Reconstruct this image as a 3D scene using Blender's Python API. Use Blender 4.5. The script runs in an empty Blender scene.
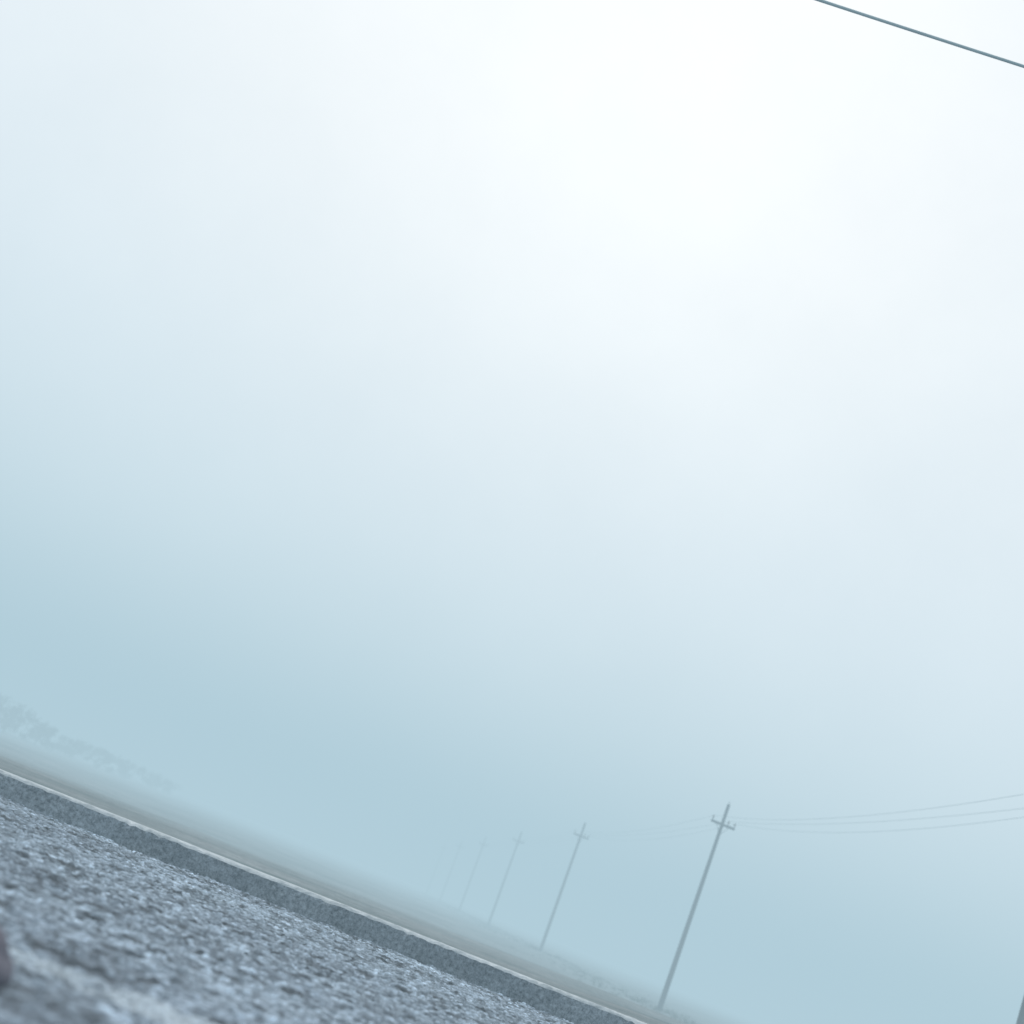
import bpy, math, random
import numpy as np
from mathutils import Vector, Matrix
random.seed(7); rng=np.random.default_rng(7)
sc=bpy.context.scene
sc.view_settings.view_transform='Standard'; sc.view_settings.look='None'; sc.view_settings.exposure=0

FOG=(0.440,0.612,0.700); SIG=0.0128; LOW=-0.73

# ---------- node helpers
def mat(name):
    m=bpy.data.materials.new(name); m.use_nodes=True
    nt=m.node_tree; b=nt.nodes['Principled BSDF']; return m,nt,b
def N(nt,t,**k):
    n=nt.nodes.new(t)
    for a,v in k.items():
        if a in n.inputs.keys(): n.inputs[a].default_value=v
        else: setattr(n,a,v)
    return n
def ramp(nt,fac,stops):
    r=nt.nodes.new('ShaderNodeValToRGB'); el=r.color_ramp.elements
    while len(el)<len(stops): el.new(0.5)
    for e,(p,c) in zip(el,stops):
        e.position=p; e.color=(c[0],c[1],c[2],1)
    nt.links.new(fac,r.inputs[0]); return r.outputs[0]
def noise(nt,scale,detail=6,rough=.6,vec=None):
    if vec is None:
        vec=nt.nodes.new('ShaderNodeTexCoord').outputs['Object']
    n=nt.nodes.new('ShaderNodeTexNoise'); n.inputs['Scale'].default_value=scale
    n.inputs['Detail'].default_value=detail; n.inputs['Roughness'].default_value=rough
    nt.links.new(vec,n.inputs['Vector']); return n.outputs['Fac']
def mul(nt,a,b,typ='MULTIPLY',fac=1):
    m=nt.nodes.new('ShaderNodeMixRGB'); m.blend_type=typ; m.inputs[0].default_value=fac
    nt.links.new(a,m.inputs[1])
    if isinstance(b,tuple): m.inputs[2].default_value=(*b,1)
    else: nt.links.new(b,m.inputs[2])
    return m.outputs[0]
def bump(nt,b,h,strength,dist):
    n=nt.nodes.new('ShaderNodeBump'); n.inputs['Strength'].default_value=strength; n.inputs['Distance'].default_value=dist
    nt.links.new(h,n.inputs['Height']); nt.links.new(n.outputs[0],b.inputs['Normal'])

# ---------- materials
m_grav,nt,b=mat('gravel_asphalt')
at=nt.nodes.new('ShaderNodeAttribute'); at.attribute_name='col'
n1=noise(nt,70,6,.75); n2=noise(nt,.8,4)
c=mul(nt,at.outputs['Color'],ramp(nt,n1,[(.3,(.4,.4,.4)),(.7,(1.6,1.6,1.6))]))
c=mul(nt,c,ramp(nt,n2,[(.3,(.85,.85,.87)),(.7,(1.15,1.15,1.15))]))
nt.links.new(c,b.inputs['Base Color']); b.inputs['Roughness'].default_value=.85
b.inputs['Specular IOR Level'].default_value=.2
bump(nt,b,n1,.5,.004)

m_road,nt,b=mat('asphalt_far')
tc=nt.nodes.new('ShaderNodeTexCoord')
v=N(nt,'ShaderNodeTexVoronoi'); v.inputs['Scale'].default_value=32; nt.links.new(tc.outputs['Object'],v.inputs['Vector'])
c=mul(nt,ramp(nt,v.outputs['Distance'],[(0,(.26,.31,.37)),(.8,(.07,.09,.12))]),ramp(nt,noise(nt,.8,4),[(.3,(.8,.8,.8)),(.7,(1.15,1.15,1.15))]))
nt.links.new(c,b.inputs['Base Color']); b.inputs['Roughness'].default_value=.85

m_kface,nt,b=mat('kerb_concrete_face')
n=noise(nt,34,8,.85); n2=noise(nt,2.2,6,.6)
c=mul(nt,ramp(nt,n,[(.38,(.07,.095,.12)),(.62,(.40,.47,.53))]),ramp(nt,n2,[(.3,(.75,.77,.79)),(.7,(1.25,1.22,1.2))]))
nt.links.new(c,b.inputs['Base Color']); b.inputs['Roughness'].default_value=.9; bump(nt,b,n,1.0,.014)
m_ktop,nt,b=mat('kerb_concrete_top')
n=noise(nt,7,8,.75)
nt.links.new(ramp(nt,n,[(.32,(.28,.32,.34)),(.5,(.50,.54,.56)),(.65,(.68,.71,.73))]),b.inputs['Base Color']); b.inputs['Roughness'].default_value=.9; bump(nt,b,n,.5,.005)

m_ground,nt,b=mat('dry_ground')
n=noise(nt,.35,8,.65); n2=noise(nt,6,8,.8)
c=mul(nt,ramp(nt,n,[(.35,(.15,.19,.195)),(.5,(.22,.25,.255)),(.68,(.30,.32,.325))]),ramp(nt,n2,[(.35,(.5,.53,.55)),(.65,(1.35,1.35,1.35))]))
nt.links.new(c,b.inputs['Base Color']); b.inputs['Roughness'].default_value=.95; b.inputs['Specular IOR Level'].default_value=.2; bump(nt,b,n2,.8,.03)

m_pole,nt,b=mat('weathered_pole')
tc=nt.nodes.new('ShaderNodeTexCoord'); mp=nt.nodes.new('ShaderNodeMapping'); mp.inputs['Scale'].default_value=(14,14,.8)
nt.links.new(tc.outputs['Object'],mp.inputs[0]); n=noise(nt,3,6,.7,mp.outputs[0])
nt.links.new(ramp(nt,n,[(.3,(.06,.075,.09)),(.7,(.16,.185,.20))]),b.inputs['Base Color']); b.inputs['Roughness'].default_value=.9; bump(nt,b,n,.5,.01)
m_ins,nt,b=mat('insulator_ceramic'); nt.links.new(ramp(nt,noise(nt,20),[(.3,(.10,.09,.08)),(.7,(.2,.18,.16))]),b.inputs['Base Color']); b.inputs['Roughness'].default_value=.25
m_wire,nt,b=mat('wire_metal'); nt.links.new(ramp(nt,noise(nt,5),[(.3,(.28,.38,.41)),(.7,(.38,.49,.52))]),b.inputs['Base Color']); b.inputs['Roughness'].default_value=.6
m_leaf,nt,b=mat('foliage'); nt.links.new(ramp(nt,noise(nt,1.3,5),[(.3,(.03,.045,.03)),(.7,(.06,.08,.05))]),b.inputs['Base Color']); b.inputs['Roughness'].default_value=.9
b.inputs['Specular IOR Level'].default_value=.1
m_grass,nt,b=mat('dry_grass'); nt.links.new(ramp(nt,noise(nt,1.1,5),[(.3,(.08,.11,.09)),(.7,(.15,.17,.14))]),b.inputs['Base Color']); b.inputs['Roughness'].default_value=.9
m_stone,nt,b=mat('purplish_stone')
n=noise(nt,25,7,.7); nt.links.new(ramp(nt,n,[(.3,(.11,.105,.135)),(.7,(.23,.215,.25))]),b.inputs['Base Color']); b.inputs['Roughness'].default_value=.9; bump(nt,b,n,.6,.01)

def obj(name,verts,faces,mats,smooth=False,midx=None):
    me=bpy.data.meshes.new(name); me.from_pydata([tuple(v) for v in verts],[],faces)
    for m in (mats if isinstance(mats,list) else [mats]): me.materials.append(m)
    if midx: me.polygons.foreach_set('material_index',midx)
    if smooth: me.polygons.foreach_set('use_smooth',[True]*len(me.polygons))
    me.update(); o=bpy.data.objects.new(name,me); sc.collection.objects.link(o); return o
def gridmesh(name,X,Y,Z,material,col=None,smooth=True):
    ny,nx=X.shape
    co=np.stack([X,Y,Z],-1).reshape(-1,3).astype(np.float32)
    i=np.arange(ny*nx).reshape(ny,nx)
    f=np.stack([i[:-1,:-1],i[:-1,1:],i[1:,1:],i[1:,:-1]],-1).reshape(-1,4)
    me=bpy.data.meshes.new(name)
    me.vertices.add(len(co)); me.vertices.foreach_set('co',co.ravel())
    me.loops.add(f.size); me.loops.foreach_set('vertex_index',f.ravel().astype(np.int32))
    me.polygons.add(len(f)); me.polygons.foreach_set('loop_start',(np.arange(len(f))*4).astype(np.int32))
    me.polygons.foreach_set('use_smooth',np.full(len(f),smooth))
    me.update(calc_edges=True); me.validate()
    if col is not None:
        a=me.color_attributes.new('col','FLOAT_COLOR','POINT')
        a.data.foreach_set('color',np.concatenate([col.reshape(-1,3),np.ones((len(co),1))],1).astype(np.float32).ravel())
    me.materials.append(material)
    o=bpy.data.objects.new(name,me); sc.collection.objects.link(o); return o
def vnoise(X,Y,scale,seed):
    r=np.random.default_rng(seed); T=r.random((256,256))
    x=X/scale+1000; y=Y/scale+1000; xi=np.floor(x).astype(int); yi=np.floor(y).astype(int)
    fx=x-xi; fy=y-yi; fx=fx*fx*(3-2*fx); fy=fy*fy*(3-2*fy)
    g=lambda a,b:T[a%256,b%256]
    return (g(xi,yi)*(1-fx)+g(xi+1,yi)*fx)*(1-fy)+(g(xi,yi+1)*(1-fx)+g(xi+1,yi+1)*fx)*fy
def worley(X,Y,cell,seed):
    r=np.random.default_rng(seed); S=512
    jx=r.random((S,S));jy=r.random((S,S)); ident=r.random((S,S))
    x=X/cell+2000; y=Y/cell+2000; xi=np.floor(x).astype(int); yi=np.floor(y).astype(int)
    d1=np.full(X.shape,9.); d2=np.full(X.shape,9.); idd=np.zeros(X.shape)
    for a in (-1,0,1):
        for c in (-1,0,1):
            cx=xi+a; cy=yi+c
            px=cx+jx[cx%S,cy%S]; py=cy+jy[cx%S,cy%S]
            d=np.hypot(px-x,py-y); iv=ident[cx%S,cy%S]
            m=d<d1
            d2=np.where(m,d1,np.minimum(d2,d)); idd=np.where(m,iv,idd); d1=np.where(m,d,d1)
    return d1,d2,idd

# ---------- road (coarse chip surface near the kerb, real relief)
KY=10.2
xs=np.arange(-4.6,4.6,.009); ys=np.arange(1.2,KY+.02,.009)
X,Y=np.meshgrid(xs,ys)
wx=X+.012*(vnoise(X,Y,.03,61)-.5); wy=Y+.012*(vnoise(X,Y,.03,62)-.5)
d1,d2,idd=worley(wx,wy,.028,3); e=np.clip((d2-d1)*2.4,0,1)
prof=np.sqrt(e)*(0.2+.8*idd**1.5)
clump=vnoise(X,Y,.07,5)*.55+vnoise(X,Y,.19,9)*.45
low=vnoise(X,Y,.9,11)
Z=prof*.018+clump*.020+low*.012-.037
g=.10+.36*(((idd*7.13)%1.0)**1.4)*(.3+.7*e)+.16*clump*e
pale=((idd*37.7)%1.0)>.90
g=np.where(pale,g+.20*e,g)
pit=np.clip((vnoise(X,Y,.085,71)*.6+vnoise(X,Y,.04,72)*.4-.28)*5,0,1)
g*= (.34+.66*pit)*(.8+.4*vnoise(X,Y,.3,21))
g*= 1.22
col=np.stack([g*.82,g*1.0,g*1.18],-1)
# worn painted edge line, mostly rubbed away
band=np.clip((.15-np.abs(Y-3.49-.03*vnoise(X,Y,.3,31)))/.05,0,1)
wear=np.clip((vnoise(X,Y,.06,41)*.5+vnoise(X,Y,.25,43)*.45+.4*e-.43)*2.5,0,1)
w=(band*wear*.75)[...,None]
col=col*(1-w)+np.array([.60,.69,.75])*w
near=gridmesh('surface_chips',X,Y,Z,m_grav,col)
road=obj('road',[(-600,-300,-.04),(600,-300,-.04),(600,KY+.05,-.04),(-600,KY+.05,-.04)],[(0,1,2,3)],m_road)
near.parent=road

# ---------- kerb (cast in place, continuous, slightly chipped)
V=[];F=[];M=[]
h=.147
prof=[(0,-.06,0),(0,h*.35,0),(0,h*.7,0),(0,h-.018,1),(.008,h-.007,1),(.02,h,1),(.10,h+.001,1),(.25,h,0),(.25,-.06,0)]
kx=np.concatenate([np.linspace(-80,-7.1,30),np.arange(-7,7,.035),np.linspace(7.05,80,30)])
PN=len(prof)
for i,xx in enumerate(kx):
    nb=abs(xx)<7
    wob=.006*math.sin(xx*1.3)+.004*math.sin(xx*3.1+1)
    chip=random.random()<.08
    for j,(py,pz,_) in enumerate(prof):
        r=.0035 if nb else 0
        q=.013 if (chip and nb and j in(3,4,5)) else 0
        V.append((xx,KY+py+wob+random.uniform(-r,r)+q,pz+(random.uniform(-r,r)+wob*.4-q*.5 if 1<j<7 else 0)))
for i in range(len(kx)-1):
    for j in range(PN-1):
        a=i*PN+j; F.append((a,a+PN,a+PN+1,a+1)); M.append(prof[j][2])
obj('kerb',V,F,[m_kface,m_ktop],False,M)

# ---------- ground behind kerb: one sheet to the horizon
yy=np.concatenate([np.linspace(KY+.235,62,240),np.geomspace(63,1500,60)])
xx=np.concatenate([-np.geomspace(1500,42,30),np.linspace(-40,40,200),np.geomspace(42,1500,30)])
X,Y=np.meshgrid(xx,yy)
t=np.clip((Y-KY)/(58-KY),0,1); Z=.140+(LOW-.140)*t
amp=np.clip((Y-KY-.3)/6,0,1)
Z+=amp*((vnoise(X,Y,1.7,51)-.5)*.06+(vnoise(X,Y,7,52)-.5)*.10)
gridmesh('ground',X,Y,Z,m_ground)
def gz(x,y):
    t=min(max((y-KY)/(58-KY),0),1); return .14+(LOW-.14)*t

# ---------- utility poles
def tube(V,F,M,p0,p1,r0,r1,mi,seg=12,caps=True,rings=1):
    p0=Vector(p0);p1=Vector(p1);d=(p1-p0).normalized()
    u=d.orthogonal().normalized(); w=d.cross(u); b0=len(V)
    for k in range(rings+1):
        t=k/rings; p=p0.lerp(p1,t); r=r0+(r1-r0)*t
        for i in range(seg):
            a=2*math.pi*i/seg; V.append(p+u*(r*math.cos(a))+w*(r*math.sin(a)))
    for k in range(rings):
        for i in range(seg):
            a=b0+k*seg+i; c=b0+k*seg+(i+1)%seg
            F.append((a,c,c+seg,a+seg)); M.append(mi)
    if caps:
        F.append(tuple(b0+i for i in reversed(range(seg)))); M.append(mi)
        F.append(tuple(b0+rings*seg+i for i in range(seg))); M.append(mi)
def box(V,F,M,c,sx,sy,sz,ang,mi):
    R=Matrix.Rotation(ang,3,'Z'); b0=len(V)
    for dx in(-1,1):
        for dy in(-1,1):
            for dz in(-1,1): V.append(Vector(c)+R@Vector((dx*sx/2,dy*sy/2,dz*sz/2)))
    for f in((0,1,3,2),(4,6,7,5),(0,4,5,1),(2,3,7,6),(0,2,6,4),(1,5,7,3)):
        F.append(tuple(b0+i for i in f)); M.append(mi)
def utility_pole(x,y,z,H,arm,ang,rb=.12,rt=.065,lean=0):
    V=[];F=[];M=[]
    top=(lean,0,H)
    tube(V,F,M,(0,0,-.4),top,rb,rt,0,14,True,4)
    az=H-.92
    lx=lean*az/H
    R=Matrix.Rotation(ang,3,'Z')
    off=R@Vector((0,-.115,0))
    box(V,F,M,(lx+off.x,off.y,az),arm,.09,.10,ang,0)
    for s in(-1,1):
        p=R@Vector((s*arm*.25,-.12,0)); q=R@Vector((s*.05,-.10,0))
        tube(V,F,M,(lx+p.x,p.y,az-.05),(lx+q.x,q.y,az-.38),.012,.012,0,6)
    pts=[]
    for s in(-.46,.46,.2):
        p=R@Vector((s*arm,-.115,0))
        c=Vector((lx+p.x,p.y,az+.05))
        tube(V,F,M,c,c+Vector((0,0,.10)),.014,.014,0,6)
        tube(V,F,M,c+Vector((0,0,.08)),c+Vector((0,0,.14)),.052,.042,1,10)
        tube(V,F,M,c+Vector((0,0,.14)),c+Vector((0,0,.20)),.036,.026,1,10)
        pts.append(Vector((x,y,z))+c+Vector((0,0,.18)))
    tube(V,F,M,top,Vector(top)+Vector((0,0,.12)),.014,.014,0,6)
    o=obj('utility_pole',V,F,[m_pole,m_ins],True,M); o.location=(x,y,z)
    md=o.modifiers.new('es','EDGE_SPLIT'); md.split_angle=math.radians(40)
    return pts
ly=[31,63,102,140,177,215,253]
P=[utility_pole(14.3-.0168*y,y,LOW if y>50 else gz(0,y),9.0 if y>50 else 8.2,1.1,math.radians(1+random.uniform(-5,5)),lean=random.uniform(-.08,.08)) for y in ly]
def wire(name,a,b,sag,r,n=40):
    V=[];F=[];M=[]
    pts=[a.lerp(b,i/n)-Vector((0,0,4*sag*(i/n)*(1-i/n))) for i in range(n+1)]
    for i in range(n): tube(V,F,M,pts[i],pts[i+1],r,r,0,6,False)
    return obj(name,V,F,m_wire,True)
for k in range(len(P)-1):
    grp=bpy.data.objects.new('overhead_wires',None); sc.collection.objects.link(grp)
    for i in range(3):
        o=wire('wire_%d'%(i+1),P[k][i],P[k+1][i],[.42,.50,.30][i],.005); o.parent=grp
# roadside cable running along the kerb line, between poles left and right of view
def road_pole(x):
    y=11.5
    V=[];F=[];M=[]
    tube(V,F,M,(0,0,-.4),(0,0,10.3),.14,.09,0,16,True,4)
    box(V,F,M,(0,-.06,9.8),.06,.22,.2,0,0)
    tube(V,F,M,(-.06,-.2,9.62),(.06,-.2,9.62),.05,.05,1,12)
    tube(V,F,M,(0,-.2,9.62),(0,-.16,9.72),.02,.02,0,8)
    o=obj('utility_pole',V,F,[m_pole,m_ins],True,M); o.location=(x,y+.2,.13)
    md=o.modifiers.new('es','EDGE_SPLIT'); md.split_angle=math.radians(40)
    return Vector((x,y,9.77))
a=road_pole(-36); b_=road_pole(10)
wire('overhead_cable',a,b_,.0024*23*23,.015,90)

# ---------- distant trees and shrubs in the fog
V=[];F=[];M=[]
def leafq(c,s):
    n=Vector((random.gauss(0,1),random.gauss(0,1),random.gauss(0,1))).normalized(); u=n.orthogonal().normalized(); w=n.cross(u)
    b0=len(V)
    for a,bb in((-1,-.6),(1,-.5),(.8,.7),(-.7,.6)): V.append(c+u*a*s+w*bb*s)
    F.append((b0,b0+1,b0+2,b0+3)); M.append(1)
def tree(x,y,H,W):
    z=LOW
    tips=[]
    tr=Vector((x,y,z)); tp=tr+Vector((random.uniform(-.3,.3),0,H*.3))
    tube(V,F,M,tr-Vector((0,0,.2)),tp,.025*H,.018*H,0,8)
    for i in range(16):
        a=random.uniform(0,6.28); q=tp+Vector((math.cos(a)*W*random.uniform(.2,1.0),math.sin(a)*W*random.uniform(.2,.9),H*random.uniform(-.22,.55)*random.uniform(.5,1)))
        tube(V,F,M,tp-Vector((0,0,random.uniform(0,H*.2))),q,.008*H,.003*H,0,5); tips.append(q)
    for q in tips:
        for k in range(4):
            cc=q+Vector((random.gauss(0,.16*W),random.gauss(0,.16*W),random.gauss(0,.06*H)))
            rr=random.uniform(.12,.28)*W
            for j in range(34):
                d=Vector((random.gauss(0,1),random.gauss(0,1),random.gauss(0,.8))).normalized()*rr*random.random()**.4
                leafq(cc+d,random.uniform(.05,.11))
for (x,y,H,W) in [(-41.5,160,4.9,2.6),(-46,168,4.0,2.3),(-39,164,3.2,2.0),(-51,175,4.6,2.6),(-38.5,178,2.8,2.2),(-36,184,2.9,2.0),
                  (-34,196,2.6,2.2),(-56,175,4.2,2.6),(-61,178,3.8,2.4),(-31,204,2.6,2.4),(-66,180,4.0,2.6)]:
    tree(x,y,H,W)
obj('distant_trees',V,F,[m_pole,m_leaf],False,M)

# ---------- verge grass along the pole line
V=[];F=[];M=[]
def tuft(x,y,s,n):
    z=gz(x,y)-.02
    for i in range(n):
        a=random.uniform(0,6.28); r=random.random()*s*1.6
        p=Vector((x+math.cos(a)*r,y+math.sin(a)*r,z)); l=s*random.uniform(.4,1.1)
        d=Vector((math.cos(a)*.6*l*random.random(),math.sin(a)*.6*l*random.random(),l))
        wv=Vector((random.uniform(-1,1),random.uniform(-1,1),0)).normalized()*.008*(1+s*2)
        b0=len(V); V.extend([p-wv,p+wv,p+d*.6+wv*.6,p+d]); F.append((b0,b0+1,b0+2,b0+3)); M.append(0)
for i in range(1100):
    y=random.uniform(45,230); x=14.3-.0168*y+random.gauss(0,1.8)
    tuft(x,y,random.uniform(.05,.2),14)
for y in ly[1:]:
    for k in range(10): tuft(14.3-.0168*y+random.gauss(0,.7),y+random.gauss(0,.6),random.uniform(.15,.3),22)
obj('verge_grass',V,F,m_grass,False)

# ---------- stone lying at the road edge
import bmesh
bm=bmesh.new(); bmesh.ops.create_icosphere(bm,subdivisions=4,radius=1)
for v in bm.verts:
    p=v.co.copy(); f=1+.16*math.sin(3.1*p.x+1)*math.cos(2.7*p.y)+.10*math.sin(5.3*p.z+2*p.x)+.05*math.sin(11*p.y+7*p.z)
    v.co=Vector((p.x*.085,p.y*.07,p.z*.07))*f
me=bpy.data.meshes.new('stone'); bm.to_mesh(me); bm.free(); me.materials.append(m_stone)
me.polygons.foreach_set('use_smooth',[True]*len(me.polygons))
o=bpy.data.objects.new('stone',me); o.location=(-.640,2.95,.025); sc.collection.objects.link(o)

# ---------- fog bank (absorbing volume; its emission stands in for scattered daylight)
V=[];F=[];M=[]
box(V,F,M,(0,200,8),1400,1400,24,0,0)
mf=bpy.data.materials.new('fog'); mf.use_nodes=True; nt=mf.node_tree; nt.nodes.clear()
out=nt.nodes.new('ShaderNodeOutputMaterial'); ad=nt.nodes.new('ShaderNodeAddShader')
ab=nt.nodes.new('ShaderNodeVolumeAbsorption'); ab.inputs['Color'].default_value=(0,0,0,1); ab.inputs['Density'].default_value=SIG
em=nt.nodes.new('ShaderNodeEmission'); em.inputs['Color'].default_value=(*FOG,1); em.inputs['Strength'].default_value=SIG
nt.links.new(ab.outputs[0],ad.inputs[0]); nt.links.new(em.outputs[0],ad.inputs[1]); nt.links.new(ad.outputs[0],out.inputs['Volume'])
obj('fog',V,F,mf)

# ---------- sky
SUN_EL=math.radians(38); SUN_AZ=math.radians(2)
w=bpy.data.worlds.new('World'); sc.world=w; w.use_nodes=True; nt=w.node_tree; nt.nodes.clear()
out=nt.nodes.new('ShaderNodeOutputWorld')
sky=nt.nodes.new('ShaderNodeTexSky'); sky.sky_type='NISHITA'; sky.sun_disc=False; sky.sun_elevation=SUN_EL; sky.sun_rotation=SUN_AZ
bg1=nt.nodes.new('ShaderNodeBackground'); bg1.inputs[1].default_value=.05*.2; nt.links.new(sky.outputs[0],bg1.inputs[0])
tc=nt.nodes.new('ShaderNodeTexCoord'); sep=nt.nodes.new('ShaderNodeSeparateXYZ'); nt.links.new(tc.outputs['Generated'],sep.inputs[0])
c=ramp(nt,sep.outputs[2],[(0,(.86,.90,.93)),(.12,(.88,.92,.95)),(.25,(.87,.90,.93)),(.45,(.91,.92,.93)),(1,(.88,.89,.91))])
dp=nt.nodes.new('ShaderNodeVectorMath'); dp.operation='DOT_PRODUCT'; nt.links.new(tc.outputs['Generated'],dp.inputs[0])
dp.inputs[1].default_value=(math.sin(math.radians(-4))*math.cos(math.radians(28)),math.cos(math.radians(-4))*math.cos(math.radians(28)),math.sin(math.radians(28)))
gl=ramp(nt,dp.outputs['Value'],[(0,(0,0,0)),(.86,(0,0,0)),(.95,(.05,.04,.03)),(1,(.12,.085,.055))])
nz=noise(nt,3.4,8,.62,tc.outputs['Generated'])
c2=mul(nt,mul(nt,c,gl,'ADD'),ramp(nt,nz,[(.3,(.94,.945,.95)),(.7,(1.05,1.045,1.04))]))
bg2=nt.nodes.new('ShaderNodeBackground'); nt.links.new(c2,bg2.inputs[0]); bg2.inputs[1].default_value=1.12
ad=nt.nodes.new('ShaderNodeAddShader'); nt.links.new(bg1.outputs[0],ad.inputs[0]); nt.links.new(bg2.outputs[0],ad.inputs[1]); nt.links.new(ad.outputs[0],out.inputs['Surface'])
sl=bpy.data.lights.new('sun','SUN'); sl.energy=.9; sl.angle=math.radians(18); sl.color=(1,.97,.94)
so=bpy.data.objects.new('sun',sl); sc.collection.objects.link(so)
d=Vector((math.sin(SUN_AZ)*math.cos(SUN_EL),math.cos(SUN_AZ)*math.cos(SUN_EL),math.sin(SUN_EL)))
so.rotation_euler=d.to_track_quat('Z','Y').to_euler()

# ---------- camera
cd=bpy.data.cameras.new('camera'); cam=bpy.data.objects.new('camera',cd); sc.collection.objects.link(cam); sc.camera=cam
cd.sensor_width=56; cd.lens=80; cd.clip_start=.05; cd.clip_end=4000
p=math.radians(14.57); th=math.radians(21.5)
fw=Vector((0,math.cos(p),math.sin(p))); X0=Vector((1,0,0)); U0=Vector((0,-math.sin(p),math.cos(p)))
R=X0*math.cos(th)+U0*math.sin(th); U=-X0*math.sin(th)+U0*math.cos(th)
m=Matrix((R,U,-fw)).transposed().to_4x4(); m.translation=Vector((0,0,.455)); cam.matrix_world=m
cd.dof.use_dof=True; cd.dof.focus_distance=11; cd.dof.aperture_fstop=3.2
